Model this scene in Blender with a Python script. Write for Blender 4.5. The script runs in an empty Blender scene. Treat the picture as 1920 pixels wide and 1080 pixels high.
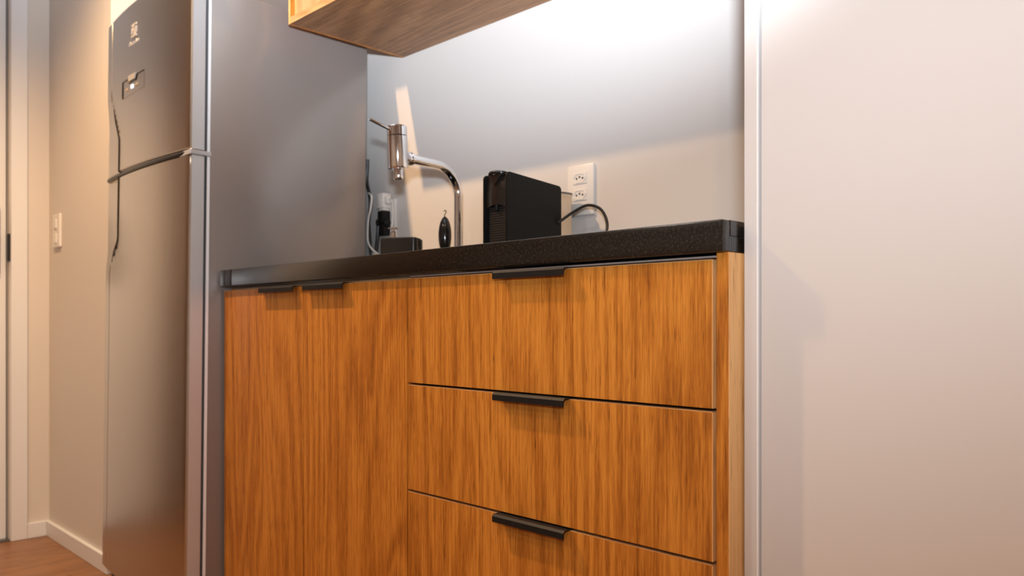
import bpy, bmesh, math, random
from mathutils import Vector, Matrix
random.seed(4)
S = bpy.context.scene
COL = S.collection
R = math.radians

# ------------------------------------------------------------------ camera
cd = bpy.data.cameras.new('camera'); cam = bpy.data.objects.new('camera', cd); COL.objects.link(cam)
S.camera = cam
cam.location = (0, 0, 0.805)
cam.rotation_euler = (R(90), 0, R(45))
cd.sensor_width = 36.0; cd.lens = 36.0 * 1489 / 1920
cd.shift_y = 64 / 1920
cd.clip_start = 0.02
cd.dof.use_dof = True; cd.dof.focus_distance = 1.30; cd.dof.aperture_fstop = 5.0

# ------------------------------------------------------------------ world, lights, exposure
w = bpy.data.worlds.new('world'); S.world = w; w.use_nodes = True
w.node_tree.nodes['Background'].inputs[0].default_value = (0.75, 0.85, 1.0, 1)
w.node_tree.nodes['Background'].inputs[1].default_value = 0.3
S.view_settings.view_transform = 'Standard'; S.view_settings.look = 'None'
S.view_settings.gamma = 1.0; S.view_settings.use_curve_mapping = False
S.view_settings.exposure = 0.0
WARM = (1.0, 0.625, 0.31); COOL = (0.83, 0.93, 1.04)
def light(name, kind, loc, power, colour, target=None, **kw):
    l = bpy.data.lights.new(name, kind); l.energy = power; l.color = colour
    for k, v in kw.items(): setattr(l, k, v)
    o = bpy.data.objects.new(name, l); COL.objects.link(o); o.location = loc
    if target is not None:
        o.rotation_euler = (Vector(target) - Vector(loc)).to_track_quat('-Z', 'Y').to_euler()
    return o
# cool white flash of the photograph, a hand above the lens and tilted up to the wall
FLASH = Vector((0.07, -0.07, 1.00)); AIM = FLASH + Vector((-.600, .515, .612))
light('flash_light', 'SPOT', FLASH, 530.0, COOL, AIM, spot_size=R(74), spot_blend=1.0, shadow_soft_size=0.04)
light('flash_spill_light', 'SPOT', FLASH, 56.0, COOL, AIM, spot_size=R(160), spot_blend=1.0, shadow_soft_size=0.04)
DOWNLIGHTS = [((-2.15, 0.29, 2.47), 138.0, 134, WARM), ((0.35, -0.35, 2.47), 60.0, 140, WARM), ((-1.4, -1.2, 2.47), 50.0, 150, (1.0, .90, .78))]  # first read off its shadow; second placed and third added for fill

# ------------------------------------------------------------------ materials
def mat(name, colour=(.5, .5, .5), rough=.5, metal=0.0, **kw):
    m = bpy.data.materials.new(name); m.use_nodes = True
    b = m.node_tree.nodes['Principled BSDF']
    b.inputs['Base Color'].default_value = (*colour, 1); b.inputs['Roughness'].default_value = rough
    b.inputs['Metallic'].default_value = metal
    for k, v in kw.items(): b.inputs[k].default_value = v
    return m
def nd(m, t, **kw):
    n = m.node_tree.nodes.new(t)
    for k, v in kw.items(): setattr(n, k, v)
    return n
def lk(m, a, b): m.node_tree.links.new(a, b)
def bsdf(m): return m.node_tree.nodes['Principled BSDF']
def mapped(m, scale, rot=(0, 0, 0), loc=(0, 0, 0)):
    tc = nd(m, 'ShaderNodeTexCoord'); mp = nd(m, 'ShaderNodeMapping')
    mp.inputs['Scale'].default_value = scale; mp.inputs['Rotation'].default_value = rot; mp.inputs['Location'].default_value = loc
    lk(m, tc.outputs['Object'], mp.inputs['Vector']); return mp.outputs['Vector']
def noise(m, vec, scale, detail=3, rough=.55, dist=0.0):
    n = nd(m, 'ShaderNodeTexNoise'); n.inputs['Scale'].default_value = scale; n.inputs['Detail'].default_value = detail
    n.inputs['Roughness'].default_value = rough; n.inputs['Distortion'].default_value = dist
    lk(m, vec, n.inputs['Vector']); return n.outputs['Fac']
def ramp(m, fac, stops):
    r = nd(m, 'ShaderNodeValToRGB'); e = r.color_ramp.elements
    while len(e) < len(stops): e.new(.5)
    for i, (p, c) in enumerate(stops):
        e[i].position = p; e[i].color = (*c, 1) if len(c) == 3 else c
    lk(m, fac, r.inputs['Fac']); return r.outputs['Color']
def math_(m, op, a, b=None):
    n = nd(m, 'ShaderNodeMath', operation=op)
    for i, v in enumerate((a, b)):
        if v is None: continue
        if isinstance(v, (int, float)): n.inputs[i].default_value = v
        else: lk(m, v, n.inputs[i])
    return n.outputs[0]
def mix(m, fac, a, b, blend='MIX'):
    n = nd(m, 'ShaderNodeMix', data_type='RGBA', blend_type=blend)
    if isinstance(fac, (int, float)): n.inputs[0].default_value = fac
    else: lk(m, fac, n.inputs[0])
    for i, v in ((6, a), (7, b)):
        if isinstance(v, tuple): n.inputs[i].default_value = (*v, 1)
        else: lk(m, v, n.inputs[i])
    return n.outputs[2]
def bump(m, h, strength, dist=.001):
    b = nd(m, 'ShaderNodeBump'); b.inputs['Strength'].default_value = strength; b.inputs['Distance'].default_value = dist
    lk(m, h, b.inputs['Height']); lk(m, b.outputs['Normal'], bsdf(m).inputs['Normal'])

def wood(name, grain='Z', lo=(.20, .058, .007), mid=(.42, .140, .016), hi=(.62, .245, .036), rough=.42, seed=0.0):
    m = mat(name, rough=rough)
    # swizzle so that local 'long' runs along the grain
    k = {'Z': lambda a, l: (a, a, l), 'X': lambda a, l: (l, a, a), 'Y': lambda a, l: (a, l, a)}[grain]
    off = (seed, seed * 1.7, seed * .6)
    broad = noise(m, mapped(m, k(3.2, .55), loc=off), 1.0, 2, .5, .6)        # slow wander that makes cathedrals
    tc = nd(m, 'ShaderNodeTexCoord'); sx = nd(m, 'ShaderNodeSeparateXYZ'); lk(m, tc.outputs['Object'], sx.inputs[0])
    across = math_(m, 'ADD', sx.outputs['X' if grain != 'X' else 'Y'], sx.outputs['Y' if grain == 'Z' else 'Z'])
    ph = math_(m, 'ADD', math_(m, 'MULTIPLY', across, 95.0), math_(m, 'MULTIPLY', broad, 95.0))
    rings = math_(m, 'ADD', math_(m, 'MULTIPLY', math_(m, 'SINE', ph), .5), .5)
    fib = noise(m, mapped(m, k(190, 5.0), loc=off), 1.0, 4, .7)
    fine = noise(m, mapped(m, k(480, 26), loc=off), 1.0, 2, .6)
    pores = noise(m, mapped(m, k(330, 17), loc=(seed + 3, seed + 1, seed)), 1.0, 2, .55, .2)
    tone = noise(m, mapped(m, k(7, .6), loc=off), 1.0, 3, .5)
    v = math_(m, 'ADD', math_(m, 'MULTIPLY', rings, .085), math_(m, 'MULTIPLY', fib, .54))
    v = math_(m, 'ADD', v, math_(m, 'MULTIPLY', fine, .30))
    v = math_(m, 'ADD', v, math_(m, 'MULTIPLY', tone, .22))
    col = ramp(m, v, [(.40, lo), (.535, mid), (.66, hi)])
    pm = ramp(m, math_(m, 'ADD', pores, math_(m, 'MULTIPLY', rings, -.03)), [(.62, (0, 0, 0)), (.70, (1, 1, 1))])
    dark = tuple(c * .42 for c in lo)
    pf = math_(m, 'MULTIPLY', pm, .75)
    lk(m, mix(m, pf, col, dark), bsdf(m).inputs['Base Color'])
    bump(m, math_(m, 'SUBTRACT', v, math_(m, 'MULTIPLY', pm, .25)), .25, .0006)
    bsdf(m).inputs['Specular IOR Level'].default_value = .35
    return m

M = {}
M['wood'] = wood('teak_laminate', 'Z')
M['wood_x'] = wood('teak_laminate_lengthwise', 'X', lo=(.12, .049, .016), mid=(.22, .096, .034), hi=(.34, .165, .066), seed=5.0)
M['wood_edge'] = wood('teak_edge_lit_pale', 'Z', lo=(.60, .28, .09), mid=(.74, .40, .15), hi=(.84, .50, .21), seed=2.0)  # pale edge wood; on whole faces its colour stands in for direct light
M['wood_edge_x'] = wood('teak_edge_band_lengthwise', 'X', lo=(.40, .19, .07), mid=(.52, .27, .11), hi=(.62, .36, .16), seed=2.5)
FLOORW = [wood('floor_board_%d' % i, 'Y', lo=(.15, .060, .022), mid=(.25, .108, .040), hi=(.34, .16, .066), rough=.38, seed=7.0 + i * 3.3) for i in range(4)]

def paint(name, c, rough=.55, bs=.06):
    m = mat(name, c, rough); n = noise(m, mapped(m, (1, 1, 1)), 260, 3, .6); bump(m, n, bs, .0006); return m
M['wall'] = paint('satin_wall_paint', (.74, .70, .665), .34, .03)
M['wall_matt'] = paint('matt_wall_paint', (.74, .68, .61), .6)
M['ceiling'] = paint('ceiling_paint', (.82, .81, .79), .8)
M['white'] = paint('white_enamel', (.84, .84, .84), .4, .02)
M['plastic'] = mat('white_plastic', (.86, .82, .77), .32)
M['plastic_hole'] = mat('socket_hole', (.03, .025, .02), .6)
M['linen'] = mat('linen_laminate', (.66, .62, .595), .38)
_n = noise(M['linen'], mapped(M['linen'], (900, 900, 40)), 1.0, 2); bump(M['linen'], _n, .10, .0004)
M['alu'] = mat('white_aluminium', (.93, .93, .93), .3, .1)
M['steelrail'] = mat('grey_aluminium', (.72, .72, .74), .28, .8)
M['black'] = mat('black_powder_coat', (.009, .0085, .0085), .5)
bsdf(M['black']).inputs['Specular IOR Level'].default_value = .25
M['void'] = mat('shadow_gap_black', (.012, .010, .009), .8)  # flat black for the shade inside gaps
m = M['granite'] = mat('black_granite', rough=.22)
n1 = noise(m, mapped(m, (1, 1, 1)), 240, 3, .7); n2 = noise(m, mapped(m, (1, 1, 1), loc=(4, 2, 1)), 420, 1, .5)
c1 = ramp(m, n1, [(.38, (.005, .004, .003)), (.55, (.014, .011, .008)), (.72, (.038, .028, .019))])
sp = ramp(m, n2, [(.72, (0, 0, 0)), (.78, (1, 1, 1))])
lk(m, mix(m, math_(m, 'MULTIPLY', sp, .5), c1, (.30, .24, .17)), bsdf(m).inputs['Base Color'])
m = M['steel'] = mat('brushed_steel', (.58, .545, .50), .30, 1.0)
n1 = noise(m, mapped(m, (900, 900, 4)), 1.0, 2, .6)
rr = nd(m, 'ShaderNodeMapRange'); rr.inputs[3].default_value = .24; rr.inputs[4].default_value = .36
lk(m, n1, rr.inputs[0]); lk(m, rr.outputs[0], bsdf(m).inputs['Roughness'])
M['fridge_side'] = mat('grey_metallic_paint', (.31, .272, .25), .27, .35)
M['silver'] = mat('silver_paint', (.66, .65, .64), .34, .45)
M['gasket'] = mat('grey_gasket', (.10, .10, .105), .5)
M['chrome'] = mat('chrome', (.86, .86, .87), .06, 1.0)
M['bronze_black'] = mat('dark_grip', (.035, .028, .022), .25, .4)
M['print'] = mat('silver_print', (.46, .44, .43), .5, .2)
M['led'] = mat('blue_white_display', (.8, .9, 1), .4)
bsdf(M['led']).inputs['Emission Color'].default_value = (.72, .86, 1, 1); bsdf(M['led']).inputs['Emission Strength'].default_value = 1.2
M['machine'] = mat('matt_black_plastic', (.008, .0075, .007), .42)
bsdf(M['machine']).inputs['Specular IOR Level'].default_value = .2
_n = noise(M['machine'], mapped(M['machine'], (1, 1, 1)), 900, 2); bump(M['machine'], _n, .15, .0003)
M['machine_gloss'] = mat('glossy_black_plastic', (.016, .013, .011), .16)
M['rubber'] = mat('black_cable', (.012, .012, .012), .4)
M['cable_white'] = mat('white_cable', (.76, .73, .69), .4)
M['tank'] = mat('clear_plastic', (.92, .94, .95), .04, 0.0, **{'Transmission Weight': 1.0, 'IOR': 1.12})
M['tank_rim'] = mat('smoked_plastic', (.16, .14, .13), .2)
M['lamp_glow'] = mat('lamp_glass', (1, .9, .75), .4)
bsdf(M['lamp_glow']).inputs['Emission Color'].default_value = (1, .8, .55, 1); bsdf(M['lamp_glow']).inputs['Emission Strength'].default_value = 6

# ------------------------------------------------------------------ builders
def box(bm, x0, x1, y0, y1, z0, z1, bev=0.0, seg=2):
    vs = [bm.verts.new(p) for p in ((x0, y0, z0), (x1, y0, z0), (x1, y1, z0), (x0, y1, z0), (x0, y0, z1), (x1, y0, z1), (x1, y1, z1), (x0, y1, z1))]
    fs = [bm.faces.new([vs[i] for i in q]) for q in ((3, 2, 1, 0), (4, 5, 6, 7), (0, 1, 5, 4), (1, 2, 6, 5), (2, 3, 7, 6), (3, 0, 4, 7))]
    if bev:
        es = list({e for f in fs for e in f.edges})
        bmesh.ops.bevel(bm, geom=es, offset=bev, segments=seg, affect='EDGES', profile=.5)
    return bm
def B(*a, **k): return box(bmesh.new(), *a, **k)
def prism(bm, pts, axis, a0, a1):
    """closed 2-D outline swept along an axis; pts are (x,z) for axis y, (y,z) for x, (x,y) for z"""
    def P(p, a): return {'x': (a, p[0], p[1]), 'y': (p[0], a, p[1]), 'z': (p[0], p[1], a)}[axis]
    lo = [bm.verts.new(P(p, a0)) for p in pts]; hi = [bm.verts.new(P(p, a1)) for p in pts]
    bm.faces.new(lo); bm.faces.new(hi[::-1]); n = len(pts)
    for i in range(n): bm.faces.new((lo[i], hi[i], hi[(i + 1) % n], lo[(i + 1) % n]))
    bmesh.ops.recalc_face_normals(bm, faces=bm.faces); return bm
def rrect(x0, x1, y0, y1, r, n=5):
    out = []
    for cx, cy, a in ((x1 - r, y1 - r, 0), (x0 + r, y1 - r, 90), (x0 + r, y0 + r, 180), (x1 - r, y0 + r, 270)):
        for i in range(n + 1):
            t = R(a + 90 * i / n); out.append((cx + r * math.cos(t), cy + r * math.sin(t)))
    return out
def lathe(bm, prof, c=(0, 0, 0), seg=32, mtx=None):
    rings = []
    for r, z in prof:
        ring = []
        for i in range(seg):
            t = 2 * math.pi * i / seg; p = Vector((r * math.cos(t), r * math.sin(t), z))
            if mtx: p = mtx @ p
            ring.append(bm.verts.new(p + Vector(c)))
        rings.append(ring)
    for a, b in zip(rings, rings[1:]):
        for i in range(seg): bm.faces.new((a[i], a[(i + 1) % seg], b[(i + 1) % seg], b[i]))
    bm.faces.new(rings[0][::-1]); bm.faces.new(rings[-1]); return bm
def tube(bm, pts, r, seg=12):
    pts = [Vector(p) for p in pts]; rings = []; N = None
    for i, p in enumerate(pts):
        d = (pts[min(i + 1, len(pts) - 1)] - pts[max(i - 1, 0)]).normalized()
        if N is None:
            N = d.cross(Vector((0, 0, 1)) if abs(d.z) < .9 else Vector((1, 0, 0))).normalized()
        N = (N - d * N.dot(d)).normalized(); Bv = d.cross(N)
        rr_ = r[i] if isinstance(r, (list, tuple)) else r
        rings.append([bm.verts.new(p + (N * math.cos(2 * math.pi * k / seg) + Bv * math.sin(2 * math.pi * k / seg)) * rr_) for k in range(seg)])
    for a, b in zip(rings, rings[1:]):
        for i in range(seg): bm.faces.new((a[i], a[(i + 1) % seg], b[(i + 1) % seg], b[i]))
    bm.faces.new(rings[0][::-1]); bm.faces.new(rings[-1])
    bmesh.ops.recalc_face_normals(bm, faces=bm.faces); return bm
def spline(pts, n=10):
    P = [Vector(p) for p in pts]; P = [P[0] * 2 - P[1]] + P + [P[-1] * 2 - P[-2]]; out = []
    for i in range(1, len(P) - 2):
        for k in range(n):
            t = k / n; a, b, c, d = P[i - 1:i + 3]
            out.append(.5 * ((2 * b) + (c - a) * t + (2 * a - 5 * b + 4 * c - d) * t * t + (3 * b - a - 3 * c + d) * t ** 3))
    out.append(P[-2]); return out
ORIG = {}
def thing(name, loc, label, cat, group=None, rot=(0, 0, 0)):
    o = bpy.data.objects.new(name, None); COL.objects.link(o); o.location = loc; o.rotation_euler = rot
    o.empty_display_size = .05
    o['label'] = label; o['category'] = cat
    if group: o['group'] = group
    ORIG[o.name] = Vector(loc); return o
def obj(name, bm, material, parent=None, origin=None, smooth=False, local=False, kind=None, label=None, cat=None, group=None):
    """links one mesh object; geometry is given in room coordinates unless local"""
    off = Vector((0, 0, 0))
    if parent is not None: off = ORIG[parent.name]
    elif origin is not None: off = Vector(origin)
    if not local: bmesh.ops.translate(bm, verts=bm.verts, vec=-off)
    me = bpy.data.meshes.new(name); bm.to_mesh(me); bm.free()
    me.materials.append(M[material] if isinstance(material, str) else material)
    if smooth:
        for p in me.polygons: p.use_smooth = True
        me.set_sharp_from_angle(angle=R(35))
    o = bpy.data.objects.new(name, me); COL.objects.link(o)
    if parent is not None: o.parent = parent
    else: o.location = off
    ORIG[o.name] = off
    for k, v in (('kind', kind), ('label', label), ('category', cat), ('group', group)):
        if v: o[k] = v
    return o
def struct(name, bm, material, label=None, cat=None, parent=None):
    return obj(name, bm, material, parent, kind='structure', label=label, cat=cat)

# ------------------------------------------------------------------ the room
XL, XR, YF, YB, ZC = -3.37, 2.0, -2.6, 1.472, 2.50
YN, XN = 0.888, -2.700                       # wall that stands forward beside the fridge niche
fl = struct('floor', B(XL - .1, XR + .1, YF - .1, YB + .1, -.12, -.012), FLOORW[0], 'brown wood plank floor in the room', 'floor')
pw, x, i = .19, XL, 0
while x < XR - .01:
    y = YF - (i * .47) % 1.2
    while y < YB:
        a, b = max(y, YF), min(y + 1.2, YB)
        if b - a > .02:
            obj('plank', B(x + .0006, min(x + pw, XR) - .0006, a + .0006, b - .0006, -.012, 0, bev=.0008, seg=1), FLOORW[random.randrange(4)], fl)
        y += 1.2
    x += pw; i += 1
struct('ceiling', B(XL - .1, XR + .1, YF - .1, YB + .1, ZC, ZC + .1), 'ceiling', 'white painted ceiling above the kitchen', 'ceiling')
struct('wall_back', B(XN, XR + .1, YB, YB + .12, 0, ZC), 'wall', 'pale satin wall behind the kitchen counter', 'wall')
struct('wall_niche', B(XL, XN, YN, YB + .12, 0, ZC), 'wall_matt', 'beige wall standing forward beside the fridge', 'wall')
struct('wall_right', B(XR, XR + .12, YF, YB, 0, ZC), 'wall_matt', 'beige side wall of the room', 'wall')
struct('wall_front', B(XL - .1, XR + .1, YF - .12, YF, 0, ZC), 'wall_matt', 'beige wall facing the kitchen counter', 'wall')
bm = bmesh.new(); DY0, DY1, DZ = .155, .7585, 2.10
box(bm, XL - .12, XL, DY1, YN, 0, ZC); box(bm, XL - .12, XL, YF, DY0, 0, ZC); box(bm, XL - .12, XL, DY0, DY1, DZ, ZC)
struct('wall_left', bm, 'wall_matt', 'beige end wall around the white door', 'wall')
# white door at the far end with its casing
d1 = struct('door_1', B(XL - .065, XL - .022, DY0 + .004, DY1 - .007, .006, DZ - .004, bev=.002), 'white', 'white door at the far end, black lock on it', 'door')
lp = obj('lock_plate', B(XL - .022, XL - .006, .640, .730, .980, 1.225, bev=.004), 'black', d1)
obj('door_lever', tube(bmesh.new(), [(XL - .008, .70, 1.05), (XL + .035, .70, 1.05), (XL + .045, .685, 1.05), (XL + .045, .59, 1.05)], .009), 'black', lp, smooth=True)
tr = struct('trim_1', B(XL, XL + .016, DY1 + .001, .8135, 0, DZ + .06, bev=.003), 'white', 'white casing around the far door', 'door casing')
obj('casing_head', B(XL, XL + .016, DY0 - .056, DY1 + .0005, DZ + .001, DZ + .06, bev=.003), 'white', tr)
obj('casing_jamb', B(XL, XL + .016, DY0 - .056, DY0 - .001, 0, DZ, bev=.003), 'white', tr)
obj('strike_plate', B(XL - .02, XL + .004, DY1 - .004, DY1 + .0035, 1.030, 1.130), 'black', tr)
struct('trim_2', B(XL - .10, XL + .004, DY0, DY1, 0.0, .006), 'gasket', 'dark threshold strip under the far door', 'threshold')
struct('baseboard_left', B(XL, XL + .013, .8140, YN - .013, 0, .056, bev=.002), 'white', 'short white baseboard beside the far door casing', 'baseboard')
struct('baseboard_niche', B(XL, XN, YN - .013, YN, 0, .056, bev=.002), 'white', 'white baseboard running from the corner to the fridge', 'baseboard')

# unseen cupboard added past the far door to darken the fridge reflection
wd = thing('reflection_cupboard', (XL + .27, -.50, 0), 'unseen brown cupboard added for its reflection in the fridge door', 'reflection_cupboard')
M['wood_dark'] = wood('walnut_laminate', 'Z', lo=(.06, .022, .007), mid=(.11, .045, .014), hi=(.17, .075, .026), seed=9.0)
obj('carcass', B(XL + .001, XL + .53, -1.10, .09, .06, 2.25), 'wood_dark', wd)
obj('plinth', B(XL + .02, XL + .50, -1.09, .08, 0, .06), 'wood_dark', wd)
for ya, yb in ((-1.098, -.506), (-.502, .088)):
    wdo = obj('door', B(XL + .531, XL + .55, ya, yb, .065, 2.245, bev=.001, seg=1), 'wood_dark', wd)
    obj('handle', B(XL + .55, XL + .565, -.545 if ya < -1 else -.475, -.533 if ya < -1 else -.463, 1.0, 1.2), 'black', wdo)

# light switch on the wall beside the fridge
sw = thing('light_switch', (-3.252, YN, 1.14), 'white wall switch plate beside the fridge', 'switch')
obj('plate', B(-3.294, -3.210, YN - .009, YN, 1.080, 1.202, bev=.003), 'plastic', sw)
for z in (1.113, 1.166):
    obj('rocker', B(-3.265, -3.239, YN - .013, YN - .0085, z - .017, z + .017, bev=.002), 'plastic', sw)

# ------------------------------------------------------------------ fridge
FX = -2.316; FY = .836; HW = .310
fr = thing('refrigerator', (FX, FY, 0), 'tall stainless steel two-door refrigerator standing in the niche', 'refrigerator', rot=(-.0113, 0, 0))
def fobj(name, bm, material, parent=fr, **k): return obj(name, bm, material, parent, local=True, **k)
ORIG[fr.name] = Vector((0, 0, 0))
HT = 1.716; GZ = 1.240
bm = B(-HW, HW, .046, .535, .035, HT - .036, bev=.006); fobj('body', bm, 'fridge_side', smooth=True)
fobj('gasket', B(-.298, .298, .036, .0465, .05, HT - .05), 'gasket')
fobj('body_rim', B(HW - .0015, HW + .0015, .043, .050, .04, HT - .04), 'alu')
for sx in (-1, 1):
    for yy in (.10, .50): fobj('foot', lathe(bmesh.new(), [(.018, 0), (.022, .008), (.016, .012), (.016, .037)], (sx * .25, yy, 0), 16), 'black', smooth=True)
fobj('kick_plate', B(-.285, .285, .02, .05, .012, .058, bev=.004), 'gasket')
def front(x):                                                 # gently bowed door face with eased edges
    y = -.020 * (1 - (x / HW) ** 2)
    e = HW - abs(x); r = .010
    if e < r: y += r - math.sqrt(max(0, r * r - (r - e) ** 2))
    return y
def hline(z):                                                 # line of the finger recess, metres from centre
    pts = [(.0, -.2485), (.972, -.2485), (1.048, -.156), (1.345, -.153), (1.481, -.2485), (3, -.2485)]
    for (a, xa), (b, xb) in zip(pts, pts[1:]):
        if a <= z <= b: return xa + (xb - xa) * (z - a) / (b - a)
def door(name, z0, z1, label):
    xs = [-HW, -HW + .0015, -HW + .004, -HW + .007] + [-HW + .010 + .0025 * i for i in range(64)] + [-.135 + .02 * i for i in range(21)] + [.285, HW - .010, HW - .007, HW - .004, HW - .0015, HW]
    zs = [z0, z0 + .003]; z = z0 + .02
    while z < z1 - .02: zs.append(z); z += .02 if .95 < z < 1.53 else .08
    zs += [z1 - .003, z1]; bm = bmesh.new(); g = []
    for zi, z in enumerate(zs):
        row = []; h = hline(z); deep = .020 * min(1, max(0, (h + .2485) / .09))
        for x in xs:
            y = front(x)
            if x < h - .001:
                s = min(1, (h - x) / .006); y += deep * s * (.25 + .75 * max(0, 1 - (h - x) / .15))
            if abs(x - h) < .0016: y += .003
            if zi in (0, len(zs) - 1): y += .003
            y = min(y, .034)
            zz = z; e = x + HW; rc = .022
            if z1 > 1.5 and e < rc: zz = min(z, z1 - rc + math.sqrt(rc * rc - (rc - e) ** 2))
            row.append(bm.verts.new((x, y, zz)))
        g.append(row)
    for a, b in zip(g, g[1:]):
        for k in range(len(xs) - 1): bm.faces.new((a[k], a[k + 1], b[k + 1], b[k]))
    back = [bm.verts.new(p) for p in ((-HW, .036, z0), (HW, .036, z0), (HW, .036, z1), (-HW, .036, z1))]
    bm.faces.new(back[::-1])
    bm.faces.new([back[0]] + [back[1]] + [r for r in g[0][::-1]]); bm.faces.new([back[2], back[3]] + g[-1])
    bm.faces.new([back[3], back[0]] + [r[0] for r in g]); bm.faces.new([back[1], back[2]] + [r[-1] for r in g][::-1])
    bmesh.ops.recalc_face_normals(bm, faces=bm.faces)
    return fobj(name, bm, 'steel', smooth=True, label=label)
dl = door('door', .060, GZ - .008, 'tall lower fridge door in stainless steel')
du = door('door', GZ + .008, HT, 'upper freezer door in stainless steel')
for dd, za, zb in ((dl, .972, GZ - .007), (du, GZ + .007, 1.481)):          # dark grip inside the finger recess
    n = 18; pts = []
    for k in range(n + 1):
        z = za + (zb - za) * k / n; h = hline(z); pts.append((h - .001, front(h) + .0045, z))
    rad = [.0015 + .0060 * min(1, (hline(p[2]) + .2484) / .05) for p in pts]
    fobj('grip', tube(bmesh.new(), pts, rad, 8), 'bronze_black', dd, smooth=True)
fobj('door_edge', B(HW, HW + .0012, .003, .035, .062, GZ - .008), 'silver', dl); fobj('door_edge', B(HW, HW + .0012, .003, .035, GZ + .008, HT - .003), 'silver', du)
pts = [(-HW + 2 * HW * k / 40, front(-HW + 2 * HW * k / 40) + .007, GZ) for k in range(41)]
fobj('door_divider', tube(bmesh.new(), pts[1:-1], .0078, 8), 'bronze_black', smooth=True)
fobj('hinge', B(.248, HW + .006, -.004, .052, GZ - .0075, GZ + .0055, bev=.002), 'steelrail')
# control panel: outline with a stepped tab in its top edge, set on the freezer door
PX, PZ = -.0375, 1.478
def fpts(pts, lift): return [(x, front(x) - lift, z) for x, z in pts]
pan = bmesh.new(); n = 12
for k in range(n):
    a, b = PX - .085 + .17 * k / n, PX - .085 + .17 * (k + 1) / n
    v = [bm_ for bm_ in (pan.verts.new((a, front(a) - .0012, PZ - .024)), pan.verts.new((b, front(b) - .0012, PZ - .024)), pan.verts.new((b, front(b) - .0012, PZ + .024)), pan.verts.new((a, front(a) - .0012, PZ + .024)))]
    pan.faces.new(v)
r_ = bmesh.ops.extrude_face_region(pan, geom=list(pan.faces)); bmesh.ops.translate(pan, verts=[e for e in r_['geom'] if isinstance(e, bmesh.types.BMVert)], vec=(0, .003, 0))
bmesh.ops.recalc_face_normals(pan, faces=pan.faces)
cp = fobj('control_panel', pan, mat('panel_steel', (.52, .47, .42), .25, 1.0), du)
edge = [(PX - .085, PZ - .024), (PX - .085, PZ + .024), (PX - .036, PZ + .024), (PX - .028, PZ + .010), (PX + .026, PZ + .010), (PX + .036, PZ + .024), (PX + .085, PZ + .024)]
fobj('panel_outline', tube(bmesh.new(), fpts(edge, .002), .0016, 6), 'bronze_black', cp)
bm = bmesh.new(); prism(bm, [(PX - .030, PZ + .030), (PX - .024, PZ + .014), (PX + .020, PZ + .014), (PX + .026, PZ + .030)], 'y', front(PX) - .004, front(PX))
fobj('panel_tab', bm, 'print', cp)
fobj('display', B(PX - .010, PX + .006, front(PX) - .003, front(PX), PZ - .009, PZ + .001), 'led', cp)
for dx in (-.045, .034): fobj('button', B(PX + dx - .010, PX + dx + .010, front(PX + dx) - .003, front(PX + dx), PZ - .008, PZ - .001), mat('amber_print', (.62, .50, .36), .3, .5), cp)
# emblem and maker's word above it
LX, LZ = -.032, 1.632
def wedge(pts): return prism(bmesh.new(), [(LX + a, LZ + b) for a, b in pts], 'y', front(LX) - .0022, front(LX) + .001)
em = fobj('emblem', wedge([(-.019, .019), (.019, .019), (.019, .013), (.006, .013), (-.004, .004), (-.012, .013), (-.019, .013)]), 'print', du)
fobj('emblem_lower', wedge([(.019, -.019), (-.019, -.019), (-.019, -.013), (-.006, -.013), (.004, -.004), (.012, -.013), (.019, -.013)]), 'print', em)
fobj('emblem_left', wedge([(-.019, .009), (-.013, .009), (-.003, -.001), (-.012, -.009), (-.019, -.009)]), 'print', em)
fobj('emblem_right', wedge([(.019, -.009), (.013, -.009), (.003, .001), (.012, .009), (.019, .009)]), 'print', em)
def text_mesh(txt, size, depth):
    c = bpy.data.curves.new('lettering', 'FONT'); c.body = txt; c.size = size; c.extrude = depth; c.align_x = 'CENTER'; c.align_y = 'CENTER'
    t = bpy.data.objects.new('lettering', c); COL.objects.link(t)
    dg = bpy.context.evaluated_depsgraph_get(); me = bpy.data.meshes.new_from_object(t.evaluated_get(dg))
    bpy.data.objects.remove(t); bm = bmesh.new(); bm.from_mesh(me); bpy.data.meshes.remove(me); return bm
bm = text_mesh('Electrolux', .0185, .0008)
bmesh.ops.rotate(bm, verts=bm.verts, cent=(0, 0, 0), matrix=Matrix.Rotation(R(90), 3, 'X'))
bmesh.ops.translate(bm, verts=bm.verts, vec=(LX, front(LX) - .0008, 1.598))
fobj('lettering', bm, 'print', du)

# ------------------------------------------------------------------ base cabinets
YCT, YD = .920, .932                          # worktop edge, door faces
ZT, ZU = .939, .897                           # worktop top and underside
XA, XM, XB, XE = -1.992, -1.2138, -.5508, -.5328
DT = .018                                     # board thickness
def handle(parent, xa, xb, ztop, name='handle'):
    # folded black strip: flange on the board edge, lip bent down in front
    prof = [(YD + .014, ztop + .0016), (YD + .014, ztop), (YD - .011, ztop), (YD - .0145, ztop - .0035), (YD - .0145, ztop - .0115), (YD - .0163, ztop - .0115), (YD - .0163, ztop - .002), (YD - .0125, ztop + .0016)]
    bm = bmesh.new(); prism(bm, prof, 'x', xa, xb); return obj(name, bm, 'black', parent)
def front_board(name, parent, xa, xb, za, zb):
    o = obj(name, B(xa, xb - .0010, YD, YD + DT, za, zb - .0010), 'wood', parent)
    obj('edge_band', B(xa, xb, YD + .0002, YD + DT, zb - .0010, zb), 'wood_edge_x', o)  # edge bands; their pale colour also carries the light on the edges
    obj('edge_band', B(xb - .0010, xb, YD + .0002, YD + DT, za, zb - .0010), 'wood_edge' if name == 'drawer' else 'wood', o)
    return o
sc_ = thing('sink_cabinet', (XA, YD, 0), 'wooden base cabinet with two plain doors, next to the fridge', 'cabinet')
bm = bmesh.new(); box(bm, XA, XA + DT, YD + DT + .002, 1.455, .10, .892)
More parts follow.
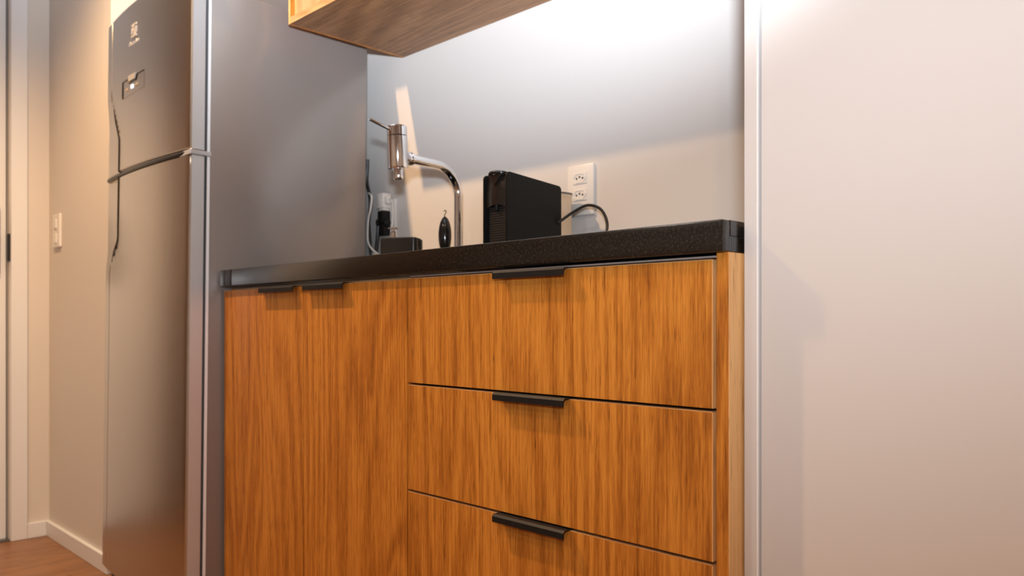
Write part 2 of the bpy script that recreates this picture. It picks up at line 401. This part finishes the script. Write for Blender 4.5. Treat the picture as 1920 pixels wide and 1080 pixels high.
obj('side_panel', bm, 'wood', sc_); obj('side_panel', B(XM - DT, XM - .0008, YD + DT + .002, 1.455, .10, .892), 'wood', sc_)
obj('bottom_panel', B(XA + DT, XM - DT, YD + DT + .002, 1.455, .10, .118), 'wood_x', sc_)
obj('back_panel', B(XA + DT, XM - DT, 1.449, 1.455, .118, .892), 'wood', sc_)
obj('plinth', B(XA, XM - .0008, YD + .05, YD + .065, 0, .0995), 'wood_x', sc_)
obj('rail', B(XA + DT, XM - DT, YD + .020, YD + .040, .872, .892), 'wood_edge_x', sc_)
dA = front_board('door', sc_, XA + .001, -1.5980, .104, .8860); handle(dA, -1.777, -1.617, .8862)
dB = front_board('door', sc_, -1.5952, XM - .0018, .104, .8870); handle(dB, -1.574, -1.415, .8872)
dc = thing('drawer_cabinet', (XM, YD, 0), 'wooden base cabinet with three wide drawers and black pulls', 'cabinet')
obj('side_panel', B(XB, XE, YD, 1.455, 0, ZU, bev=.0008, seg=1), 'wood', dc, label='wood end panel, its lit outer face coloured paler')
obj('lit_panel_face', B(XE, XE + .0012, YD + .0006, 1.455, 0, ZU - .0005), 'wood_edge', dc)  # paler sheet, flash light on the outer face put into its colour
obj('side_panel', B(XM + .0008, XM + DT, YD + DT + .002, 1.455, .10, .892), 'wood', dc)
obj('bottom_panel', B(XM + DT, XB, YD + DT + .002, 1.455, .10, .118), 'wood_x', dc)
obj('back_panel', B(XM + DT, XB, 1.449, 1.455, .118, .892), 'wood', dc)
obj('plinth', B(XM + .0008, XB, YD + .05, YD + .065, 0, .0995), 'wood_x', dc)
obj('gap_shade_sheet', B(XM + DT, XB, YD + .022, YD + .026, .118, .884), 'void', dc)  # black sheet standing in for the shade between the drawers
rl = obj('rail', B(XM + .002, XB - .001, YD + .004, YD + .020, .8905, .8935, bev=.0006, seg=1), 'steelrail', dc, label='thin grey aluminium rail above the top drawer')
for za, zb in ((.6903, .8885), (.4869, .6859), (.1300, .4825)):
    dr = front_board('drawer', dc, XM + .0012, XB - .0052, za, zb)
    handle(dr, -.963, -.805, zb + .0002)
    obj('tray', B(XM + .03, XB - .012, YD + DT + .010, 1.40, za + .02, zb - .05), 'wood_x', dr)

# ------------------------------------------------------------------ worktop, sink
XW0, XW1 = -1.9886, -.5342
wt = thing('worktop', ((XW0 + XW1) / 2, YCT, ZU), 'long black speckled granite worktop over both base cabinets', 'worktop')
SX0, SX1, SY0, SY1 = -1.86, -1.33, 1.02, 1.335
bm = bmesh.new(); xs = [XW0, SX0, SX1, XW1]; ys = [YCT + .02, SY0, SY1, YB - .001]
for i in range(3):
    for j in range(3):
        if (i, j) != (1, 1): box(bm, xs[i], xs[i + 1], ys[j], ys[j + 1], ZT - .02, ZT)
bmesh.ops.remove_doubles(bm, verts=bm.verts, dist=1e-5)
seen = {}
for f in list(bm.faces):
    key = tuple(sorted(v.index for v in f.verts)); 
bm.verts.index_update()
for f in list(bm.faces):
    key = tuple(sorted(v.index for v in f.verts)); seen.setdefault(key, []).append(f)
bmesh.ops.delete(bm, geom=[f for fs in seen.values() if len(fs) > 1 for f in fs], context='FACES_ONLY')
obj('slab', bm, 'granite', wt)
obj('front_edge', B(XW0 + .062, XW1, YCT, YCT + .0199, ZU, ZT, bev=.0025), 'granite', wt, smooth=True)
obj('edge_return', B(XW0, XW0 + .0615, YCT, YCT + .0199, ZU, ZT, bev=.0015), 'granite', wt, smooth=True, label='polished end piece of the granite edge')
obj('end_edge', B(XW1 - .02, XW1, YCT + .0202, YB - .001, ZU + .0004, ZT - .0202, bev=.001), 'granite', wt)
bm = bmesh.new()
for (r, z) in ((0, 0),): pass
outer = rrect(SX0 - .012, SX1 + .012, SY0 - .012, SY1 + .012, .04); inner = rrect(SX0 + .002, SX1 - .002, SY0 + .002, SY1 - .002, .035); flo = rrect(SX0 + .02, SX1 - .02, SY0 + .02, SY1 - .02, .03)
lv = []
for pts, z in ((outer, ZT - .0205), (inner, ZT - .0205), (flo, ZT - .18)): lv.append([bm.verts.new((x, y, z)) for x, y in pts])
for a, b in zip(lv, lv[1:]):
    for k in range(len(a)): bm.faces.new((a[k], a[(k + 1) % len(a)], b[(k + 1) % len(a)], b[k]))
bm.faces.new(lv[-1]); bmesh.ops.solidify(bm, geom=list(bm.faces), thickness=-.001)
sk = thing('sink', ((SX0 + SX1) / 2, (SY0 + SY1) / 2, ZT - .18), 'stainless steel sink bowl set under the granite worktop', 'sink')
obj('bowl', bm, 'steel', sk, smooth=True)
obj('drain', lathe(bmesh.new(), [(.030, 0), (.038, .001), (.038, .003), (.02, .003)], ((SX0 + SX1) / 2, (SY0 + SY1) / 2, ZT - .1795), 24), 'chrome', sk, smooth=True)

# ------------------------------------------------------------------ tall linen-laminate cupboard on the right
YP = .966; XP0 = -.529
tc = thing('tall_cupboard', (XP0, YP, 0), 'tall pale grey cupboard with linen texture at the right', 'cupboard')
obj('side_panel', B(XP0, XP0 + .0185, YP, YB - .002, 0, ZC - .05, bev=.0006, seg=1), 'linen', tc)
obj('edge_profile', B(XP0 + .0187, XP0 + .0212, YP - .0012, YP + .03, 0, ZC - .05), 'alu', tc, label='thin white aluminium edge strip')
obj('shadow_gap', B(XP0 + .0212, XP0 + .0240, YP + .012, YP + .03, 0, ZC - .05), 'void', tc)
obj('door', B(XP0 + .0240, XP0 + .62, YP, YP + .020, .01, ZC - .06, bev=.0008, seg=1), 'linen', tc)
obj('door', B(XP0 + .624, XP0 + 1.22, YP, YP + .020, .01, ZC - .06, bev=.0008, seg=1), 'linen', tc)
obj('side_panel', B(XP0 + 1.224, XP0 + 1.2425, YP, YB - .002, 0, ZC - .05), 'linen', tc)
obj('top_panel', B(XP0 + .0187, XP0 + 1.224, YP + .031, YB - .002, ZC - .07, ZC - .05), 'linen', tc)

# ------------------------------------------------------------------ open wooden wall cabinet
UX0, UX1, UY0, ZB = -1.942, -.531, 1.089, 1.608
uc = thing('wall_cabinet', (UX0, YB, ZB), 'open-fronted wooden wall cabinet above the worktop', 'wall cabinet')
UT = .018
obj('bottom_panel', B(UX0 + .010, UX1, UY0 + .0008, YB - .001, ZB, ZB + UT), 'wood_x', uc)
obj('front_edge', B(UX0 + .010, UX1, UY0, UY0 + .0008, ZB, ZB + UT), 'wood_edge_x', uc)
obj('side_panel', B(UX0, UX0 + .0098, UY0 + .0008, YB - .001, ZB, ZB + .40), 'wood', uc)
obj('side_edge', B(UX0, UX0 + .0098, UY0, UY0 + .0008, ZB, ZB + .40), 'wood_edge', uc)
obj('lit_inner_side', B(UX0 + .0100, UX0 + .0200, UY0 + .012, YB - .012, ZB + UT, ZB + .382), 'wood_edge', uc)  # paler sheet that paints the lamp light on the inner side
obj('side_panel', B(UX1 - UT, UX1, UY0, YB - .001, ZB + UT, ZB + .382), 'wood', uc)
obj('divider', B(-1.24, -1.222, UY0 + .01, YB - .012, ZB + UT, ZB + .382), 'wood', uc)
obj('top_panel', B(UX0 + .010, UX1, UY0, YB - .001, ZB + .382, ZB + .40), 'wood_x', uc)
obj('back_panel', B(UX0 + .010, UX1 - UT, YB - .011, YB - .001, ZB + UT, ZB + .382), 'wood_x', uc)

# cupboard over the fridge, its dark underside just showing above the fridge side
oc = thing('over_fridge_cabinet', (-2.32, YB, 1.823), 'grey cupboard hung over the fridge, only its underside showing', 'wall cabinet')
obj('carcass', B(XN + .003, UX0 - .004, UY0 + .022, YB - .001, 1.823, 2.44), 'linen', oc)
for xa, xb in ((XN + .004, -2.3235), (-2.3205, UX0 - .005)):
    obj('door', B(xa, xb, UY0, UY0 + .020, 1.825, 2.438, bev=.0008, seg=1), 'linen', oc)

# ------------------------------------------------------------------ faucet
fx, fyp, fyb = -1.582, 1.383, 1.183
zp = .805 + .92 * .4405
fa = thing('kitchen_faucet', (fx, fyp, ZT), 'chrome swan-neck faucet with a thick upright mixer head', 'faucet')
arc = [(fx, fyp, ZT + .004), (fx, fyp, zp - .075)]
rb = .075
for k in range(1, 13):
    t = R(90 * k / 12); arc.append((fx, fyp - rb + rb * math.cos(t), zp - rb + rb * math.sin(t)))
arc += [(fx, fyb + .05, zp + .002), (fx, fyb + .015, zp + .002)]
obj('neck', tube(bmesh.new(), arc, .0120, 24), 'chrome', fa, smooth=True)
obj('base_ring', lathe(bmesh.new(), [(.0235, 0), (.0245, .003), (.022, .010), (.0115, .012)], (fx, fyp, ZT), 28), 'chrome', fa, smooth=True)
tl = Matrix.Rotation(R(2.5), 3, 'X')      # the head leans a touch
hc = Vector((fx, fyb, zp + .03))
RX = Matrix.Rotation(R(90), 3, 'X')
obj('collar', lathe(bmesh.new(), [(.014, 0), (.0165, .002), (.0165, .008), (.0145, .010), (.0165, .012), (.0165, .018), (.013, .020)], (fx, fyb + .046, zp + .002), 24, RX), 'chrome', fa, smooth=True)
hd = obj('mixer_body', lathe(bmesh.new(), [(.0160, -.0585), (.0240, -.0575), (.0250, -.055), (.0250, .0205), (.0238, .0215)], hc, 40, tl), 'chrome', fa, smooth=True)
obj('mixer_cap', lathe(bmesh.new(), [(.0232, .0225), (.0247, .0235), (.0247, .044), (.0225, .047), (.013, .048)], hc, 40, tl), 'chrome', hd, smooth=True)
obj('lever', tube(bmesh.new(), [hc + Vector((0, -.016, .034)), hc + Vector((0, -.030, .037)), hc + Vector((0, -.080, .049)), hc + Vector((0, -.083, .0495))], [.0042, .0036, .0034, .0022], 14), 'chrome', hd, smooth=True)
obj('nozzle', lathe(bmesh.new(), [(.0115, -.0830), (.0122, -.081), (.0122, -.062), (.0115, -.0585)], hc, 28, tl), 'chrome', hd, smooth=True)
obj('aerator', lathe(bmesh.new(), [(.0085, -.0838), (.0092, -.0831)], hc, 20, tl), 'bronze_black', hd)

# ------------------------------------------------------------------ coffee machine
cx0, cx1, cyf, cyb, cz = -1.3075, -1.2308, 1.2145, 1.395, ZT
ch = .1955
co = thing('coffee_machine', ((cx0 + cx1) / 2, cyf, cz), 'slim matt black capsule coffee machine on the worktop', 'coffee machine')
wl = .0055
def side_outline():
    r = .010; y0, y1, z0, z1 = cyf, cyb, cz + .003, cz + ch
    out = [(y0, z0), (y1, z0)]
    for k in range(6): t = R(90 * k / 5); out.append((y1 - r + r * math.cos(t), z1 - r - .012 + r * math.sin(t)))
    for k in range(6): t = R(90 + 90 * k / 5); out.append((y0 + r + r * math.cos(t), z1 - r + r * math.sin(t)))
    return out
for xa, xb in ((cx0, cx0 + wl), (cx1 - wl, cx1)):
    bm = bmesh.new(); prism(bm, side_outline(), 'x', xa, xb); bmesh.ops.bevel(bm, geom=[e for e in bm.edges if abs(e.verts[0].co.x - e.verts[1].co.x) < 1e-6], offset=.0012, segments=2, affect='EDGES')
    obj('side_panel', bm, 'machine', co, smooth=True)
bm = bmesh.new(); prism(bm, [(cyf + .012, cz + ch - .003), (cyb - .002, cz + ch - .014), (cyb - .002, cz + .004), (cyf + .018, cz + .004), (cyf + .018, cz + .128), (cyf + .012, cz + .128)], 'x', cx0 + wl, cx1 - wl)
obj('housing', bm, 'machine', co)
# glossy head with a curved lower lip
bm = bmesh.new(); hx0, hx1 = cx0 + wl, cx1 - wl; n = 10; hw = (hx1 - hx0) / 2; hm = (hx0 + hx1) / 2; pv = []
for k in range(n + 1):
    x = hx0 + (hx1 - hx0) * k / n; s = (x - hm) / hw
    yb_ = cyf + .001 + .006 * s * s; zb_ = cz + .122 - .008 * s * s + .004
    pv.append([bm.verts.new((x, yb_, zb_)), bm.verts.new((x, yb_ - .0005, cz + .150)), bm.verts.new((x, yb_ + .003, cz + .184)), bm.verts.new((x, cyf + .014, cz + ch - .003)), bm.verts.new((x, cyf + .014, zb_ + .004))])
for a, b in zip(pv, pv[1:]):
    for q in range(5): bm.faces.new((a[q], b[q], b[(q + 1) % 5], a[(q + 1) % 5]))
bm.faces.new(pv[0]); bm.faces.new(pv[-1][::-1]); bmesh.ops.recalc_face_normals(bm, faces=bm.faces)
obj('brew_head', bm, 'machine_gloss', co, smooth=True)
# lever: an oval loop folded over the front of the top
pts = [(hm + .0235 * math.cos(2 * math.pi * k / 28), cyf + .016 + .020 * math.sin(2 * math.pi * k / 28), cz + ch - .002 - .003 * math.sin(2 * math.pi * k / 28)) for k in range(29)]
lv_ = obj('lever', tube(bmesh.new(), pts, .0042, 10), 'machine_gloss', co, smooth=True)
obj('lever_hinge', tube(bmesh.new(), [(hm - .026, cyf + .030, cz + ch - .003), (hm + .026, cyf + .030, cz + ch - .003)], .0045, 10), 'machine_gloss', lv_, smooth=True)
bm = bmesh.new(); prism(bm, [(hm - .021, cz + ch - .003), (hm + .021, cz + ch - .003), (hm + .004, cz + ch - .024), (hm - .004, cz + ch - .024)], 'y', cyf - .0012, cyf + .012)
obj('lever_tongue', bm, 'machine_gloss', lv_)
# perforated column behind the cup space
gp = obj('grille', B(hx0, hx1, cyf + .013, cyf + .0178, cz + .013, cz + .126), 'machine', co)
bm = bmesh.new()
for i in range(12):
    for j in range(20):
        x = hx0 + .004 + i * .00525; z = cz + .016 + j * .0054
        box(bm, x, x + .0036, cyf + .0115, cyf + .013, z, z + .0037)
o = obj('grille_studs', bm, mat('grille_plastic', (.035, .030, .026), .35), gp); o['kind'] = 'stuff'
obj('spout', lathe(bmesh.new(), [(.003, 0), (.0045, .003), (.0045, .016)], (hm, cyf + .0065, cz + .112), 16), 'machine', co, smooth=True)
bm = bmesh.new(); prism(bm, rrect(cx0 - .002, cx1 - .002, cyf - .052, cyf + .012, .012), 'z', cz, cz + .012)
obj('drip_tray', bm, 'machine', co)
# clear water tank behind
tx0, tx1, ty0, ty1 = cx0 + .006, cx1 - .003, cyb + .0005, cyb + .050
bm = bmesh.new(); prism(bm, rrect(tx0, tx1, ty0, ty1, .016), 'z', cz + .002, cz + .168)
tk = obj('water_tank', bm, 'tank', co, smooth=True, label='clear plastic water tank')
bm = bmesh.new(); prism(bm, rrect(tx0 - .001, tx1 + .001, ty0, ty1 + .001, .016), 'z', cz + .1685, cz + .1725)
obj('tank_lid', bm, 'tank_rim', tk)
# its power cord, looping behind the tank
def lp_(pts, n=10): return spline(pts, n)
cp_ = [(-1.2302, 1.380, 1.035), (-1.205, 1.405, 1.060), (-1.170, 1.415, 1.074), (-1.135, 1.42, 1.062), (-1.116, 1.42, 1.028), (-1.118, 1.41, .990), (-1.13, 1.39, .955), (-1.15, 1.37, .9435),
       (-1.185, 1.37, .9435), (-1.21, 1.40, .9435), (-1.214, 1.425, .955), (-1.205, 1.43, .978), (-1.18, 1.435, 1.004), (-1.15, 1.435, .995), (-1.13, 1.43, .965), (-1.12, 1.42, .9435), (-1.08, 1.43, .9435)]
obj('power_cord', tube(bmesh.new(), lp_(cp_), .0034, 10), 'rubber', co, smooth=True)

# ------------------------------------------------------------------ wall sockets
def socket_plate(xc, label):
    s = thing('wall_socket', (xc, YB, 1.122), label, 'socket', 'wall sockets above the worktop')
    zc = 1.122
    obj('plate', B(xc - .0405, xc + .0405, YB - .008, YB, zc - .061, zc + .061, bev=.0025), 'plastic', s, smooth=True)
    for z in (zc + .028, zc - .012):
        md = obj('socket', B(xc - .0215, xc + .0215, YB - .0098, YB - .0075, z - .014, z + .014, bev=.001, seg=1), 'plastic', s)
        hexa = [(xc - .0185, z), (xc - .0105, z + .0095), (xc + .0105, z + .0095), (xc + .0185, z), (xc + .0105, z - .0095), (xc - .0105, z - .0095)]
        hexo = [(xc + (a - xc) * 1.07, z + (b - z) * 1.1) for a, b in hexa]
        bm = bmesh.new(); a0 = [bm.verts.new((a, YB - .0112, b)) for a, b in hexo]; a1 = [bm.verts.new((a, YB - .0108, b)) for a, b in hexa]; a2 = [bm.verts.new((a, YB - .0099, b)) for a, b in hexa]; a3 = [bm.verts.new((a, YB - .0097, b)) for a, b in hexo]
        for p, q in ((a0, a1), (a1, a2), (a3, a0)):
            for k in range(6): bm.faces.new((p[k], p[(k + 1) % 6], q[(k + 1) % 6], q[k]))
        bmesh.ops.recalc_face_normals(bm, faces=bm.faces); obj('socket_rim', bm, 'plastic', md)
        for dx, dz in ((-.0095, 0), (0, .003), (.0095, 0)):
            obj('pin_hole', lathe(bmesh.new(), [(.0024, 0), (.0024, .0006)], (xc + dx, YB - .0099, z + dz), 12, RX), 'plastic_hole', md)
    return s
socket_plate(-1.233, 'white double wall socket behind the coffee machine')
socket_plate(-2.010, 'white wall socket behind the plugs beside the fridge')

# plugs, chargers and cords in the corner by the fridge
ax = -2.000
ad = thing('plug_adapter', (ax, 1.445, 1.146), 'white cube plug adapter beside the fridge', 'adapter')
obj('adapter_body', B(ax - .017, ax + .015, 1.430, YB - .0115, 1.153, 1.199, bev=.003), 'plastic', ad, smooth=True)
obj('adapter_base', B(ax - .013, ax + .011, 1.434, YB - .013, 1.146, 1.1535, bev=.002), 'plastic', ad)
wp = thing('white_plug', (ax + .024, 1.445, 1.172), 'small white plug on the adapter, its thin cord hanging down', 'plug')
obj('plug_body', B(ax + .0155, ax + .030, 1.434, 1.450, 1.164, 1.189, bev=.004), 'plastic', wp, smooth=True)
obj('plug_cord', tube(bmesh.new(), lp_([(ax + .030, 1.442, 1.179), (ax + .042, 1.442, 1.172), (ax + .048, 1.442, 1.150), (ax + .049, 1.442, 1.120), (ax + .044, 1.44, 1.080), (ax + .055, 1.43, 1.050), (ax + .075, 1.42, 1.010), (ax + .095, 1.39, .965), (ax + .10, 1.37, .9435)]), .0030, 10), 'cable_white', wp, smooth=True)
bp = thing('power_adapter', (ax - .002, 1.445, 1.072), 'black power plug hanging below the white adapter', 'adapter')
obj('adapter_body', B(ax - .016, ax + .013, 1.431, 1.460, 1.108, 1.1455, bev=.003), 'black', bp, smooth=True)
obj('adapter_tail', B(ax - .011, ax + .017, 1.433, 1.458, 1.070, 1.1078, bev=.004), 'black', bp, smooth=True)
obj('knob', lathe(bmesh.new(), [(.007, 0), (.0115, .003), (.0115, .010), (.007, .013)], (ax + .014, 1.442, 1.108), 20, Matrix.Rotation(R(90), 3, 'Y')), 'black', bp, smooth=True)
obj('knob', lathe(bmesh.new(), [(.007, 0), (.0115, .003), (.0115, .010), (.007, .013)], (ax - .014, 1.442, 1.112), 20, Matrix.Rotation(R(-90), 3, 'Y')), 'black', bp, smooth=True)
obj('adapter_cord', tube(bmesh.new(), lp_([(ax - .025, 1.442, 1.105), (ax - .028, 1.44, 1.06), (ax - .024, 1.43, 1.0), (ax - .020, 1.43, .955), (ax - .018, 1.425, .9455)]), .0055, 10), 'rubber', bp, smooth=True)
obj('adapter_cord', tube(bmesh.new(), lp_([(-2.080, 1.44, 1.315), (-2.082, 1.44, 1.29), (-2.084, 1.44, 1.246), (-2.070, 1.44, 1.204), (-2.066, 1.44, 1.17), (-2.074, 1.44, 1.12), (-2.068, 1.44, 1.06), (-2.055, 1.44, 1.00), (-2.02, 1.44, .955), (-1.99, 1.43, .9455)]), .0052, 10), 'rubber', bp, smooth=True)
obj('cord_clip', B(ax - .029, ax - .016, 1.420, 1.4255, 1.005, 1.020, bev=.001), 'plastic', bp, label='tiny white cable clip')
obj('plug_cord', tube(bmesh.new(), lp_([(-2.030, 1.41, 1.200), (-2.001, 1.40, 1.184), (-2.006, 1.40, 1.15), (-2.019, 1.40, 1.116), (-2.0215, 1.40, 1.054), (-1.999, 1.40, 1.026), (-1.958, 1.40, 1.002), (-1.925, 1.39, .975), (-1.90, 1.38, .9435)]), .0031, 10), 'cable_white', wp, smooth=True)

# ------------------------------------------------------------------ soap dispenser and black ornament
sd = thing('soap_dispenser', (-1.545, 1.168, ZT), 'square black soap dispenser with a chrome push pump', 'soap dispenser', rot=(0, 0, R(34)))
ORIG[sd.name] = Vector((0, 0, 0))
bm = bmesh.new(); prism(bm, rrect(-.046, .046, -.030, .030, .010), 'z', 0, .068)
bmesh.ops.bevel(bm, geom=[e for e in bm.edges if abs(e.verts[0].co.z - e.verts[1].co.z) < 1e-6 and e.verts[0].co.z > .05], offset=.003, segments=3, affect='EDGES')
obj('container', bm, 'machine_gloss', sd, smooth=True, local=True)
pm = obj('pump', lathe(bmesh.new(), [(.0075, 0), (.0075, .014), (.0045, .017), (.0045, .024)], (-.021, 0, .068), 20), 'chrome', sd, smooth=True, local=True)
obj('pump_button', lathe(bmesh.new(), [(.005, 0), (.0130, .0006), (.0130, .0026), (.004, .0034)], (-.021, 0, .0915), 24), 'chrome', pm, smooth=True, local=True)
ox, oy = -1.535, 1.296
orn = thing('black_ornament', (ox, oy, ZT), 'glossy black egg-shaped ornament with a small metal hook', 'ornament')
prof = [(.0125, 0), (.0125, .004), (.006, .007), (.0035, .016)]
for k in range(1, 24):
    t = math.pi * k / 24; prof.append((max(.0035, .0165 * math.sin(t)), .0845 - .047 * math.cos(t)))
prof = prof[:4] + [q for q in prof[4:] if q[1] > .036]
obj('egg', lathe(bmesh.new(), prof, (ox, oy, ZT), 32), 'machine_gloss', orn, smooth=True)
zt = ZT + .131
obj('hook', tube(bmesh.new(), lp_([(ox, oy, zt - .001), (ox - .001, oy, zt + .005), (ox + .003, oy, zt + .010), (ox + .0045, oy, zt + .014), (ox + .001, oy, zt + .017), (ox - .004, oy, zt + .014)], 6), .0011, 8), 'bronze_black', orn, smooth=True)

# ------------------------------------------------------------------ ceiling downlights
for i, ((x, y, z), p, ang, tint) in enumerate(DOWNLIGHTS):
    d = thing('downlight', (x, y, ZC), ['round ceiling downlight in front of the fridge', 'round ceiling downlight placed to brighten the drawers and end panel', 'round ceiling downlight added as fill in the middle of the room'][i], 'downlight', 'recessed ceiling downlights')
    bm = bmesh.new(); ring = [(.040, -.001), (.055, -.001), (.055, -.008), (.042, -.010)]
    vs = [[bm.verts.new((x + r * math.cos(2 * math.pi * k / 28), y + r * math.sin(2 * math.pi * k / 28), ZC + h)) for k in range(28)] for r, h in ring]
    for a, b in zip(vs, vs[1:] + vs[:1]):
        for k in range(28): bm.faces.new((a[k], a[(k + 1) % 28], b[(k + 1) % 28], b[k]))
    bmesh.ops.recalc_face_normals(bm, faces=bm.faces)
    obj('ring', bm, 'white', d)
    obj('lens', lathe(bmesh.new(), [(.0395, -.004), (.0395, -.001)], (x, y, ZC), 24), 'lamp_glow', d)
    l = light('downlight_beam', 'SPOT', (0, 0, -.03), p, tint, spot_size=R(ang), spot_blend=.7, shadow_soft_size=.020)
    l.parent = d
